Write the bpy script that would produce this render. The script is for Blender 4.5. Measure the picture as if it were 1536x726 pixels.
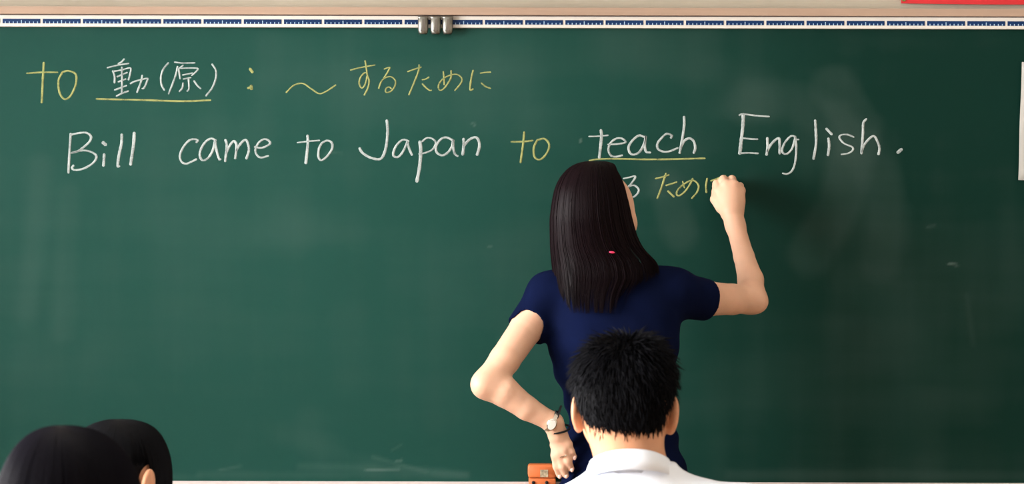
import bpy, math, random
import numpy as np
from mathutils import Vector, Matrix
random.seed(7); rng = np.random.default_rng(7)
S = bpy.context.scene
for o in list(bpy.data.objects): bpy.data.objects.remove(o)
COL = S.collection

# ------------------------------------------------------------ camera
F = 3146.0; D = 5.2; H = 1.288; HOR = 487.0; ROLL = 0.0026
cd = bpy.data.cameras.new('camera'); cam = bpy.data.objects.new('camera', cd); COL.objects.link(cam)
cd.sensor_width = 36; cd.lens = F / 1536 * 36; cd.shift_y = (HOR - 363) / 1536
cam.location = (0, -D, H); cam.rotation_euler = (math.radians(90), -ROLL, 0)
cd.clip_start = .05
cd.dof.use_dof = True; cd.dof.focus_distance = 5.0; cd.dof.aperture_fstop = 9.0
S.camera = cam
# ------------------------------------------------------------ view + world
S.view_settings.view_transform = 'Standard'; S.view_settings.look = 'None'
S.view_settings.gamma = 1; S.view_settings.use_curve_mapping = False
S.view_settings.exposure = 0.0
w = bpy.data.worlds.new('sky'); S.world = w; w.use_nodes = True
bg = w.node_tree.nodes['Background']; bg.inputs[0].default_value = (.75, .88, 1, 1); bg.inputs[1].default_value = 1.0
# daylight outside the windows of the left wall: (centre y, length, power)
WIN = [(-1.75, 1.7), (-3.75, 1.7), (-5.75, 1.7), (-7.75, 1.7)]
WPOW = [420, 520, 300, 130]
ROOM_L, ROOM_R, ROOM_B, ROOM_H = -3.0, 3.8, -9.0, 3.0
for (wy, wl), pw in zip(WIN, WPOW):
    ld = bpy.data.lights.new('window_daylight', 'AREA'); ld.shape = 'RECTANGLE'; ld.size = 1.7; ld.size_y = wl
    ld.energy = pw; ld.color = (1.0, .985, .97)
    lo = bpy.data.objects.new('window_daylight', ld); COL.objects.link(lo)
    lo.location = (ROOM_L - .35, wy, 1.85); lo.rotation_euler = (0, math.radians(-90), 0)

def at(px, py, Y):
    """point of the depth plane y=Y that the photograph shows at a pixel"""
    d = D + Y; u = px - 768; v = py - HOR
    u, v = u + ROLL * v, v - ROLL * u
    return np.array([u / F * d, Y, H - v / F * d])

# ------------------------------------------------------------ materials
def mat(name, col, rough=.6, spec=.5, metal=0, noise=None, bump=None, sss=0, sheen=0, coat=0):
    m = bpy.data.materials.new(name); m.use_nodes = True; nt = m.node_tree; b = nt.nodes['Principled BSDF']
    b.inputs['Base Color'].default_value = (*col, 1); b.inputs['Roughness'].default_value = rough
    b.inputs['Specular IOR Level'].default_value = spec; b.inputs['Metallic'].default_value = metal
    if sss:
        b.inputs['Subsurface Weight'].default_value = sss; b.inputs['Subsurface Radius'].default_value = (1, .35, .2)
        b.inputs['Subsurface Scale'].default_value = .01
    if sheen: b.inputs['Sheen Weight'].default_value = sheen
    if coat: b.inputs['Coat Weight'].default_value = coat
    tc = nt.nodes.new('ShaderNodeTexCoord')
    if noise:
        sc, amt = noise[:2]
        n = nt.nodes.new('ShaderNodeTexNoise'); n.inputs['Scale'].default_value = sc; n.inputs['Detail'].default_value = 4
        if len(noise) > 2:
            mp = nt.nodes.new('ShaderNodeMapping'); mp.inputs['Scale'].default_value = noise[2]
            nt.links.new(tc.outputs['Object'], mp.inputs[0]); nt.links.new(mp.outputs[0], n.inputs[0])
        else: nt.links.new(tc.outputs['Object'], n.inputs[0])
        r = nt.nodes.new('ShaderNodeValToRGB')
        r.color_ramp.elements[0].position = .3; r.color_ramp.elements[1].position = .7
        r.color_ramp.elements[0].color = (*[c * (1 - amt) for c in col], 1)
        r.color_ramp.elements[1].color = (*[min(1, c * (1 + amt)) for c in col], 1)
        nt.links.new(n.outputs[0], r.inputs[0]); nt.links.new(r.outputs[0], b.inputs['Base Color'])
    if bump:
        sc, st = bump[:2]
        n = nt.nodes.new('ShaderNodeTexNoise'); n.inputs['Scale'].default_value = sc; n.inputs['Detail'].default_value = 3
        nt.links.new(tc.outputs['Object'], n.inputs[0])
        bp = nt.nodes.new('ShaderNodeBump'); bp.inputs['Strength'].default_value = st; bp.inputs['Distance'].default_value = bump[2] if len(bump) > 2 else .002
        nt.links.new(n.outputs[0], bp.inputs['Height']); nt.links.new(bp.outputs[0], b.inputs['Normal'])
    return m
M = {}
M['wall'] = mat('wall_paint', (.37, .325, .255), .85, .2, noise=(3, .03))
M['ceil'] = mat('ceiling_paint', (.75, .74, .70), .9, .2, noise=(6, .04))
M['floor'] = mat('floor_wood', (.32, .20, .11), .5, .4, noise=(4, .2, (8, 1, 1)))
M['backwall'] = mat('back_wall', (.45, .42, .36), .8, .2, noise=(3, .05))
M['wood'] = mat('rail_wood', (.34, .23, .165), .5, .4, noise=(30, .06, (.15, 3, 6)))
M['darkgap'] = mat('gap_dark', (.10, .08, .08), .7, .2)
M['ivory'] = mat('ivory_plastic', (.60, .56, .51), .4, .3, noise=(20, .02))
M['blue'] = mat('ruler_blue', (.002, .022, .085), .5, .2, noise=(8, .12))
M['tick'] = mat('ruler_white', (.30, .42, .55), .5, .2)
M['tray'] = mat('tray_white', (.55, .49, .47), .5, .4, noise=(12, .06))
M['alu'] = mat('window_aluminium', (.6, .6, .6), .4, .5, .8)
M['steel'] = mat('clip_steel', (.22, .21, .185), .38, .5, .9, noise=(60, .15))
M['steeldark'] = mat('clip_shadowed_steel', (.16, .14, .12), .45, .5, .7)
M['red'] = mat('poster_red', (.50, .022, .026), .6, .3, noise=(10, .06))
M['green'] = mat('poster_green', (.10, .16, .03), .6, .3)
M['paper'] = mat('paper', (.32, .305, .275), .8, .2, noise=(8, .04))
M['orange'] = mat('orange_plastic', (.66, .16, .045), .45, .4, noise=(15, .05))
M['sticker'] = mat('sticker_grey', (.45, .36, .24), .6, .3, noise=(160, .45))
M['black'] = mat('black_rubber', (.008, .008, .009), .6, .3)
M['hair'] = mat('black_hair', (.004, .0035, .0055), .45, .03)
M['hairbrown'] = mat('brown_black_hair', (.0065, .003, .004), .40, .05)
M['shorthair'] = mat('short_black_hair', (.0028, .0028, .004), .6, .07)
M['skin'] = mat('skin', (.68, .40, .275), .5, .35, noise=(18, .06), bump=(220, .15, .0006), sss=.12)
M['skin2'] = mat('tanned_skin', (.56, .27, .15), .5, .35, noise=(18, .08), bump=(220, .15, .0006), sss=.12)
M['nail'] = mat('fingernail', (.80, .52, .44), .25, .5)
M['navy'] = mat('navy_cotton', (.0022, .0048, .024), .9, .04, noise=(14, .15), bump=(500, .3, .0008))
M['white'] = mat('white_cotton', (.76, .80, .88), .8, .2, noise=(12, .015), bump=(26, .35, .006))
M['trouser'] = mat('dark_trousers', (.02, .02, .025), .85, .2)
M['silver'] = mat('watch_silver', (.80, .74, .66), .22, .5, 1)
M['dial'] = mat('watch_dial', (.75, .72, .66), .3, .5)
M['pink'] = mat('pink_plastic', (.75, .03, .10), .35, .5)
M['lip'] = mat('lip', (.48, .16, .14), .4, .4)
M['eyewhite'] = mat('eye_white', (.8, .78, .75), .2, .5)
M['iris'] = mat('dark_iris', (.02, .01, .006), .15, .5)
M['chairwood'] = mat('chair_plywood', (.45, .28, .14), .45, .4, noise=(20, .12, (1, 8, 1)))
M['chairsteel'] = mat('chair_tube', (.25, .26, .26), .35, .5, .6)

def pane_mat():
    m = bpy.data.materials.new('window_glass'); m.use_nodes = True; nt = m.node_tree; nt.nodes.clear()
    o = nt.nodes.new('ShaderNodeOutputMaterial'); mx = nt.nodes.new('ShaderNodeMixShader')
    t = nt.nodes.new('ShaderNodeBsdfTransparent'); g = nt.nodes.new('ShaderNodeBsdfGlossy'); g.inputs['Roughness'].default_value = .02
    f = nt.nodes.new('ShaderNodeFresnel'); f.inputs[0].default_value = 1.45
    nt.links.new(f.outputs[0], mx.inputs[0]); nt.links.new(t.outputs[0], mx.inputs[1]); nt.links.new(g.outputs[0], mx.inputs[2])
    nt.links.new(mx.outputs[0], o.inputs[0]); return m
M['glass'] = pane_mat()

def chalk_mat(name, col, lo=.36, hi=.54, amax=.95):
    m = mat(name, col, .95, .05); nt = m.node_tree; b = nt.nodes['Principled BSDF']
    tc = nt.nodes.new('ShaderNodeTexCoord'); n = nt.nodes.new('ShaderNodeTexNoise')
    n.inputs['Scale'].default_value = 420; n.inputs['Detail'].default_value = 5; n.inputs['Roughness'].default_value = .7
    n2 = nt.nodes.new('ShaderNodeTexNoise'); n2.inputs['Scale'].default_value = 40; n2.inputs['Detail'].default_value = 2
    a = nt.nodes.new('ShaderNodeMath'); a.operation = 'ADD'
    s = nt.nodes.new('ShaderNodeMath'); s.operation = 'MULTIPLY'; s.inputs[1].default_value = .5
    r = nt.nodes.new('ShaderNodeMapRange'); r.inputs[1].default_value = lo; r.inputs[2].default_value = hi
    r.inputs[3].default_value = .45; r.inputs[4].default_value = amax
    nt.links.new(tc.outputs['Object'], n.inputs[0]); nt.links.new(tc.outputs['Object'], n2.inputs[0])
    nt.links.new(n.outputs[0], a.inputs[0]); nt.links.new(n2.outputs[0], a.inputs[1]); nt.links.new(a.outputs[0], s.inputs[0])
    nt.links.new(s.outputs[0], r.inputs[0]); nt.links.new(r.outputs[0], b.inputs['Alpha'])
    return m
M['cw'] = chalk_mat('white_chalk', (.42, .46, .45))
M['cy'] = chalk_mat('yellow_chalk', (.32, .33, .125))

def board_mat():
    m = mat('chalkboard_green', (.012, .055, .040), .55, .10); nt = m.node_tree; b = nt.nodes['Principled BSDF']
    N = nt.nodes.new; L = nt.links.new
    tc = N('ShaderNodeTexCoord')
    def noise(sc, det, scale=(1, 1, 1), rot=0):
        mp = N('ShaderNodeMapping'); mp.inputs['Scale'].default_value = scale; mp.inputs['Rotation'].default_value = (0, rot, 0)
        n = N('ShaderNodeTexNoise'); n.inputs['Scale'].default_value = sc; n.inputs['Detail'].default_value = det
        L(tc.outputs['Object'], mp.inputs[0]); L(mp.outputs[0], n.inputs[0]); return n.outputs[0]
    n1 = noise(1.6, 3, (1, 1, 1.4), .3); n2 = noise(14, 6, (1, 1, .10), .05); n3 = noise(14, 6, (.12, 1, 1), .12); n4 = noise(500, 2)
    def mth(op, a, b_):
        x = N('ShaderNodeMath'); x.operation = op
        for i, v in enumerate((a, b_)):
            if isinstance(v, (int, float)): x.inputs[i].default_value = v
            else: L(v, x.inputs[i])
        return x.outputs[0]
    att = N('ShaderNodeAttribute'); att.attribute_name = 'dust'
    s = mth('ADD', mth('MULTIPLY', n2, .5), mth('MULTIPLY', n3, .5))
    s = mth('MULTIPLY', mth('SUBTRACT', s, .47), .06)
    l = mth('MULTIPLY', mth('SUBTRACT', n1, .48), .06)
    d = mth('ADD', mth('ADD', s, l), mth('MULTIPLY', att.outputs['Fac'], mth('ADD', mth('MULTIPLY', n4, .6), .7)))
    d = mth('MAXIMUM', d, 0)
    mx = N('ShaderNodeMix'); mx.data_type = 'RGBA'; mx.inputs['B'].default_value = (.40, .50, .45, 1)
    fa = N('ShaderNodeAttribute'); fa.attribute_name = 'painted_falloff'  # mixes the painted window light into the enamel colour
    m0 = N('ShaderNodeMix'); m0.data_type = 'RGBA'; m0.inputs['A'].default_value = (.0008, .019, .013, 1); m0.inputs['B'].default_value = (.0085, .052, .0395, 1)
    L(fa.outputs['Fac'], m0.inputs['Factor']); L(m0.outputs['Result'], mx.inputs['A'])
    L(d, mx.inputs['Factor']); L(mx.outputs['Result'], b.inputs['Base Color'])
    bp = N('ShaderNodeBump'); bp.inputs['Strength'].default_value = .15; bp.inputs['Distance'].default_value = .0004
    L(n4, bp.inputs['Height']); L(bp.outputs[0], b.inputs['Normal'])
    return m
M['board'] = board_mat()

# ------------------------------------------------------------ helpers
def link(o, parent=None):
    COL.objects.link(o)
    if parent is not None: o.parent = parent
    return o
def tag(o, label=None, cat=None, group=None, kind=None):
    if label: o['label'] = label
    if cat: o['category'] = cat
    if group: o['group'] = group
    if kind: o['kind'] = kind
    return o
def empty(name, loc=(0, 0, 0)):
    o = bpy.data.objects.new(name, None); o.location = loc; o.empty_display_size = .05; return link(o)
def mesh_obj(name, V, Fc, m, parent=None, smooth=False):
    me = bpy.data.meshes.new(name); me.from_pydata([tuple(map(float, v)) for v in V], [], [tuple(map(int, f)) for f in Fc])
    me.materials.append(m)
    if smooth: me.shade_smooth()
    o = bpy.data.objects.new(name, me); link(o, parent)
    if parent is not None:
        me.transform(Matrix.Translation(-Vector(parent_world(parent))))
    return o
def parent_world(p):
    v = Vector(p.location)
    while p.parent: p = p.parent; v = v + Vector(p.location)
    return v
def fast_mesh(name, V, Q, m, parent=None, smooth=True, side=4):
    me = bpy.data.meshes.new(name); V = np.asarray(V, np.float32)
    if parent is not None: V = V - np.array(parent_world(parent), np.float32)
    me.vertices.add(len(V)); me.vertices.foreach_set('co', V.ravel())
    Q = np.asarray(Q, np.int32); n = len(Q); me.loops.add(n * side); me.loops.foreach_set('vertex_index', Q.ravel())
    me.polygons.add(n); me.polygons.foreach_set('loop_start', np.arange(0, n * side, side, dtype=np.int32))
    me.polygons.foreach_set('loop_total', np.full(n, side, np.int32)); me.update(calc_edges=True)
    me.materials.append(m)
    if smooth: me.shade_smooth()
    return link(bpy.data.objects.new(name, me), parent)
class MB:
    def __init__(s): s.V = []; s.F = []
    def add(s, V, Fc):
        n = len(s.V); s.V += [tuple(v) for v in V]; s.F += [tuple(i + n for i in f) for f in Fc]; return s
    def box(s, x0, x1, y0, y1, z0, z1):
        V = [(x, y, z) for x in (x0, x1) for y in (y0, y1) for z in (z0, z1)]
        return s.add(V, [(0, 1, 3, 2), (4, 6, 7, 5), (0, 4, 5, 1), (2, 3, 7, 6), (0, 2, 6, 4), (1, 5, 7, 3)])
    def rbox(s, x0, x1, y0, y1, z0, z1, r, n=4):
        """box rounded in the xz outline, with a small chamfer on the y faces"""
        o = []
        for cx, cz, a0 in ((x1 - r, z1 - r, 0), (x0 + r, z1 - r, 90), (x0 + r, z0 + r, 180), (x1 - r, z0 + r, 270)):
            for i in range(n + 1):
                a = math.radians(a0 + 90 * i / n); o.append((cx + r * math.cos(a), cz + r * math.sin(a)))
        mx, mz = (x0 + x1) / 2, (z0 + z1) / 2; c = min(r * .35, abs(y1 - y0) * .3); m = len(o); V = []
        for y, sh in ((y0, c), (y0 + c, 0), (y1 - c, 0), (y1, c)):
            for x, z in o: V.append((x - math.copysign(sh, x - mx), y, z - math.copysign(sh, z - mz)))
        Fc = [tuple(range(m)), tuple(range(4 * m - 1, 3 * m - 1, -1))]
        for k in range(3):
            for i in range(m):
                j = (i + 1) % m; Fc.append((k * m + i, (k + 1) * m + i, (k + 1) * m + j, k * m + j))
        return s.add(V, Fc)
    def tube(s, pts, r, n=10, closed=False):
        pts = [np.array(p, float) for p in pts]; m = len(pts); V = []; rr = r if hasattr(r, '__len__') else [r] * m
        up = None
        for i, p in enumerate(pts):
            t = (pts[(i + 1) % m] - pts[i - 1]) if closed else (pts[min(i + 1, m - 1)] - pts[max(i - 1, 0)])
            t = t / (np.linalg.norm(t) + 1e-12)
            if up is None: up = np.cross(t, (0, 0, 1.)); up = np.cross(t, (0, 1., 0)) if np.linalg.norm(up) < .1 else up
            up = up - t * up.dot(t); up /= np.linalg.norm(up); b = np.cross(t, up)
            for k in range(n):
                a = 2 * math.pi * k / n; V.append(p + rr[i] * (math.cos(a) * up + math.sin(a) * b))
        Fc = []
        for i in range(m if closed else m - 1):
            for k in range(n):
                a, b_ = i * n + k, i * n + (k + 1) % n; c, d = ((i + 1) % m) * n + k, ((i + 1) % m) * n + (k + 1) % n
                Fc.append((a, b_, d, c))
        if not closed: Fc += [tuple(range(n))[::-1], tuple(range((m - 1) * n, m * n))]
        return s.add(V, Fc)
    def build(s, name, m, parent=None, smooth=False):
        return mesh_obj(name, s.V, s.F, m, parent, smooth)

# ------------------------------------------------------------ distance fields -> one continuous surface
class Field:
    def __init__(s, lo, hi, h):
        s.lo = np.array(lo, float); s.h = h; s.n = np.ceil((np.array(hi) - s.lo) / h).astype(int) + 1
        s.f = np.full(s.n, .2, np.float32)
    def _sub(s, lo, hi, mg):
        a = np.clip(np.floor((np.array(lo) - mg - s.lo) / s.h).astype(int), 0, s.n)
        b = np.clip(np.ceil((np.array(hi) + mg - s.lo) / s.h).astype(int) + 1, 0, s.n)
        if (b <= a).any(): return None
        g = [(s.lo[i] + np.arange(a[i], b[i]) * s.h).astype(np.float32) for i in range(3)]
        return (slice(a[0], b[0]), slice(a[1], b[1]), slice(a[2], b[2])), g[0][:, None, None], g[1][None, :, None], g[2][None, None, :]
    def _comb(s, sl, d, k, op):
        f = s.f[sl]
        if op == 'sub':
            hh = np.maximum(k - np.abs(f + d), 0) / k; s.f[sl] = np.maximum(f, -d) + hh * hh * k * .25
        else:
            hh = np.maximum(k - np.abs(f - d), 0) / k; s.f[sl] = np.minimum(f, d) - hh * hh * k * .25
    def cap(s, a, b, ra, rb=None, k=.012, op='add', cutb=None, cuta=None):
        rb = ra if rb is None else rb; a = np.array(a, float); b = np.array(b, float); r = max(ra, rb); mg = r + k + 3 * s.h
        q = s._sub(np.minimum(a, b), np.maximum(a, b), mg)
        if q is None: return s
        sl, X, Y, Z = q; ba = (b - a).astype(np.float32); L2 = float(ba.dot(ba)) + 1e-12
        px, py, pz = X - np.float32(a[0]), Y - np.float32(a[1]), Z - np.float32(a[2])
        t0 = (px * ba[0] + py * ba[1] + pz * ba[2]) / np.float32(L2); t = np.clip(t0, 0, 1)
        d = np.sqrt((px - t * ba[0]) ** 2 + (py - t * ba[1]) ** 2 + (pz - t * ba[2]) ** 2) - (ra + (rb - ra) * t)
        L = math.sqrt(L2)
        if cutb is not None: d = np.maximum(d, (t0 - 1) * L - cutb)
        if cuta is not None: d = np.maximum(d, -t0 * L - cuta)
        s._comb(sl, d, k, op); return s
    def chain(s, pts, rad, k=.012):
        for i in range(len(pts) - 1): s.cap(pts[i], pts[i + 1], rad[i], rad[i + 1], k if i == 0 else min(k, .006))
        return s
    def ell(s, c, r, R=None, k=.012, op='add'):
        c = np.array(c, float); r = np.array(r, float); mr = r.max(); q = s._sub(c - mr, c + mr, k + 3 * s.h)
        if q is None: return s
        sl, X, Y, Z = q; p = [X - c[0], Y - c[1], Z - c[2]]
        if R is not None:
            R = np.array(R); p = [p[0] * R[0, i] + p[1] * R[1, i] + p[2] * R[2, i] for i in range(3)]
        k0 = np.sqrt((p[0] / r[0]) ** 2 + (p[1] / r[1]) ** 2 + (p[2] / r[2]) ** 2)
        k1 = np.sqrt((p[0] / r[0] ** 2) ** 2 + (p[1] / r[1] ** 2) ** 2 + (p[2] / r[2] ** 2) ** 2) + 1e-6
        s._comb(sl, (k0 * (k0 - 1) / k1).astype(np.float32), k, op); return s
    def loft(s, rows, k=.012, op='add', pw=2.0, fold=None):
        """rows: (z, cx, cy, rx, ry), any order"""
        T = np.array(sorted(rows)); z0, z1 = T[0, 0], T[-1, 0]; rx, ry = T[:, 3].max(), T[:, 4].max()
        q = s._sub((T[:, 1].min() - rx, T[:, 2].min() - ry, z0), (T[:, 1].max() + rx, T[:, 2].max() + ry, z1), k + 3 * s.h)
        sl, X, Y, Z = q; z = Z[0, 0]; zz = np.linspace(z0, z1, 200)
        def cur(i):
            v = np.interp(zz, T[:, 0], T[:, i]); kk = 7; v = np.convolve(np.pad(v, kk, mode='edge'), np.ones(2 * kk + 1) / (2 * kk + 1), 'valid')
            return np.interp(z, zz, v).astype(np.float32)[None, None, :]
        cx, cy, a, b = cur(1), cur(2), cur(3), cur(4)
        u = (X - cx) / a; v = (Y - cy) / b; rr = (np.abs(u) ** pw + np.abs(v) ** pw) ** (1 / pw)
        d = (rr - 1) * np.minimum(a, b)
        if fold is not None: d = d + fold(X, Y, Z)
        d = np.maximum(d, np.maximum(Z - z1, z0 - Z)).astype(np.float32)
        s._comb(sl, d, k, op); return s
    def mask(s, fn):
        q = s._sub(s.lo, s.lo + s.n * s.h, 0); sl, X, Y, Z = q; s.f[sl] = np.maximum(s.f[sl], fn(X, Y, Z)); return s
    def arrays(s):
        f = s.f; n = s.n; ins = f < 0
        c = np.zeros(n - 1, np.int8)
        for dx in (0, 1):
            for dy in (0, 1):
                for dz in (0, 1): c += ins[dx:n[0] - 1 + dx, dy:n[1] - 1 + dy, dz:n[2] - 1 + dz]
        I, J, K = np.nonzero((c > 0) & (c < 8)); idx = np.full(n - 1, -1, np.int32); idx[I, J, K] = np.arange(len(I))
        P = np.zeros((len(I), 3)); C = np.zeros(len(I)); cor = [(0, 0, 0), (1, 0, 0), (0, 1, 0), (1, 1, 0), (0, 0, 1), (1, 0, 1), (0, 1, 1), (1, 1, 1)]
        v = [f[I + a, J + b, K + d] for a, b, d in cor]
        for p, q in ((0, 1), (2, 3), (4, 5), (6, 7), (0, 2), (1, 3), (4, 6), (5, 7), (0, 4), (1, 5), (2, 6), (3, 7)):
            m = (v[p] < 0) != (v[q] < 0); t = np.where(m, v[p] / np.where(m, v[p] - v[q], 1), 0)
            P += m[:, None] * (np.array(cor[p]) + t[:, None] * (np.array(cor[q]) - np.array(cor[p]))); C += m
        P = (P / C[:, None] + np.stack([I, J, K], 1)) * s.h + s.lo
        Q = []
        for ax in range(3):
            a = [slice(1, -1)] * 3; a[ax] = slice(0, -1); b = list(a); b[ax] = slice(1, None)
            A = ins[tuple(a)]; B = ins[tuple(b)]; i, j, k = np.nonzero(A != B); flip = A[i, j, k]
            g = [i, j, k]; o1, o2 = [(1, 2), (2, 0), (0, 1)][ax]
            g = [g[x] + (0 if x == ax else 1) for x in range(3)]
            def id_(d1, d2):
                h_ = list(g); h_[o1] = h_[o1] - d1; h_[o2] = h_[o2] - d2; return idx[h_[0], h_[1], h_[2]]
            q = np.stack([id_(1, 1), id_(0, 1), id_(0, 0), id_(1, 0)], 1)
            q[~flip] = q[~flip][:, ::-1]; Q.append(q)
        Q = np.concatenate(Q); Q = Q[(Q >= 0).all(1)]
        return P, Q
    def build(s, name, m, parent=None):
        P, Q = s.arrays(); return fast_mesh(name, P, Q, m, parent)

def rotm(yaw=0, pitch=0, roll=0):
    """yaw>0 turns the facing direction (+y) towards +x; pitch>0 bows the head"""
    return np.array((Matrix.Rotation(-yaw, 3, 'Z') @ Matrix.Rotation(-pitch, 3, 'X') @ Matrix.Rotation(roll, 3, 'Y')))

def add_head(f, c, R, sc=1.0, ears=True):
    g = lambda x, y, z: np.array(c) + R @ (np.array([x, y, z]) * sc)
    E = lambda p, r, k=.015, op='add', R2=None: f.ell(g(*p), np.array(r) * sc, R if R2 is None else R @ R2, k * sc, op)
    E((0, 0, 0), (.073, .090, .080), .01); E((0, .030, -.045), (.060, .060, .070), .03)
    E((0, .052, -.098), (.030, .026, .022), .035)                       # chin
    for sx in (-1, 1):
        E((.040 * sx, .050, -.045), (.024, .025, .024), .02)            # cheek
        E((.030 * sx, .082, -.016), (.015, .012, .010), .012, 'sub')    # eye socket
        E((.030 * sx, .074, -.018), (.0125, .0115, .0105), .004)        # eyeball under the lid
        if ears:
            Re = rotm(-.45 * sx, 0, 0)
            E((.0765 * sx, -.008, -.027), (.0065, .017, .030), .006, 'add', Re)
            E((.0805 * sx, .004, -.025), (.005, .010, .018), .004, 'sub', Re)
            E((.0735 * sx, -.002, -.052), (.006, .008, .010), .006, 'add', Re)
    f.cap(g(0, .086, -.012), g(0, .104, -.046), .006 * sc, .0105 * sc, .012 * sc)
    for sx in (-1, 1): E((.010 * sx, .096, -.050), (.0075, .009, .0065), .006)
    E((0, .086, -.073), (.022, .009, .0055), .006); E((0, .084, -.082), (.018, .009, .0055), .006)
    return g
def face_parts(g, R, root):
    """lips and eyes, on the side of the head that is turned to the board"""
    for nm, pos, r, m in (('lips', (0, .0885, -.0775), (.020, .0085, .0065), 'lip'), ('eye', (-.030, .0775, -.018), (.011, .009, .0065), 'eyewhite'), ('eye', (.030, .0775, -.018), (.011, .009, .0065), 'eyewhite')):
        c = g(*pos); f = Field(c - .028, c + .028, .0018).ell(c, r, R, .002); o = f.build(nm, M[m], root)
        if nm == 'eye':
            c2 = g(pos[0], .0855, -.018); Field(c2 - .012, c2 + .012, .0011).ell(c2, (.0048, .002, .0048), R, .001).build('iris', M['iris'], o)
def finger(f, pts, r0, r1, k=.004):
    n = len(pts); f.chain([np.array(p) for p in pts], list(np.linspace(r0, r1, n)), k)

# hair: profile rows from crown to ends: (z, cx, cy, rx, ry)
class Env:
    def __init__(s, rows):
        T = np.array(rows, float); d = np.sqrt(np.diff(T[:, 0]) ** 2 + np.diff((T[:, 3] + T[:, 4]) / 2) ** 2)
        s.s = np.concatenate([[0], np.cumsum(d)]); s.L = s.s[-1]; s.T = T
        s.ss = np.linspace(0, s.L, 300); s.c = []
        for i in range(5):
            v = np.interp(s.ss, s.s, T[:, i]); kk = 6; s.c.append(np.convolve(np.pad(v, kk, mode='reflect', reflect_type='odd'), np.ones(2 * kk + 1) / (2 * kk + 1), 'valid'))
    def tz(s, z): return np.interp(-z, -s.c[0], s.ss)
    def pt(s, t, phi, k=1.0):
        z, cx, cy, rx, ry = [np.interp(t, s.ss, c) for c in s.c]
        rx = np.maximum(rx, 0); ry = np.maximum(ry, 0)
        return np.stack([cx + k * rx * np.sin(phi), cy - k * ry * np.cos(phi), z - (1 - k) * .05], -1)
def strands(name, P, wid, m, parent, taper=True):
    """P (N,M,3) centre lines; three-sided tubes"""
    N, Mn, _ = P.shape; T = np.gradient(P, axis=1); T /= np.linalg.norm(T, axis=2, keepdims=True) + 1e-9
    rel = P - P.reshape(-1, 3).mean(0); U = np.cross(T, np.stack([-rel[..., 1], rel[..., 0], np.full(rel.shape[:2], .002)], -1)); U /= np.linalg.norm(U, axis=2, keepdims=True) + 1e-9; B = np.cross(T, U)
    tt = np.linspace(0, 1, Mn); prof = np.minimum(1, (1 - tt) * 4 + .12) * np.minimum(1, tt * 6 + .5) if taper else np.ones(Mn)
    W = np.asarray(wid)[:, None, None] * prof[None, :, None]
    V = np.stack([P + W * (math.cos(a) * U + math.sin(a) * B) for a in (0, 2.0944, 4.18879)], 2).reshape(-1, 3)
    n = np.arange(N)[:, None, None] * Mn * 3; i = np.arange(Mn - 1)[None, :, None] * 3; k = np.arange(3)[None, None, :]; k2 = (k + 1) % 3
    Q = np.stack([n + i + k, n + i + k2, n + i + 3 + k2, n + i + 3 + k], -1).reshape(-1, 4)
    return fast_mesh(name, V, Q, m, parent)
def long_hair(env, N, tend, phis, wid, seg=22, klo=.94, clumps=70, pull=.5, amp=.02, flow=None):
    """azimuth range phis; tend(phi) gives the length along the profile"""
    phi = rng.uniform(phis[0], phis[1], N); cl = np.sort(rng.uniform(phis[0] - .1, phis[1] + .1, clumps)); ck = rng.uniform(-1, 1, clumps) * amp
    j = np.abs(phi[:, None] - cl[None]).argmin(1); seg += 8; t = np.linspace(0, 1, seg)[None] ** 1.7
    te = tend(phi) * (1 + rng.normal(0, .035, N)) ; tt = .004 + (te[:, None] - .004) * t
    ph = phi[:, None] + (cl[j] - phi)[:, None] * pull * t ** 1.3 + rng.normal(0, .012, N)[:, None] * np.sin(t * 3 + rng.uniform(0, 6, N)[:, None])
    if flow is not None: ph = ph + flow(phi[:, None], t)
    k = (klo + (1 - klo) * rng.uniform(0, 1, N) ** .5)[:, None] + ck[j][:, None] * t
    return env.pt(tt, ph, k)

# ============================================================ SETTING
def wall_box(name, *a, m='wall'):
    return tag(MB().box(*a).build(name, M[m]), kind='structure')
wall_box('wall_front', ROOM_L - .2, ROOM_R + .2, .03, .2, 0, ROOM_H)
wall_box('wall_right', ROOM_R, ROOM_R + .15, ROOM_B, .03, 0, ROOM_H, m='backwall')
wall_box('wall_back', ROOM_L - .2, ROOM_R + .2, ROOM_B - .15, ROOM_B, 0, ROOM_H, m='backwall')
wall_box('ceiling', ROOM_L - .2, ROOM_R + .2, ROOM_B - .15, .2, ROOM_H, ROOM_H + .1, m='ceil')
wall_box('floor', ROOM_L - .2, ROOM_R + .2, ROOM_B - .15, .2, -.1, 0, m='floor')
mb = MB(); WZ0, WZ1 = 1.0, 2.7
mb.box(ROOM_L - .15, ROOM_L, ROOM_B, .03, 0, WZ0); mb.box(ROOM_L - .15, ROOM_L, ROOM_B, .03, WZ1, ROOM_H)
edges = [ROOM_B] + [e for wy, wl in sorted(WIN) for e in (wy - wl / 2, wy + wl / 2)] + [.03]
for i in range(0, len(edges), 2): mb.box(ROOM_L - .15, ROOM_L, edges[i], edges[i + 1], WZ0, WZ1)
tag(mb.build('wall_left', M['wall']), kind='structure')
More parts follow.
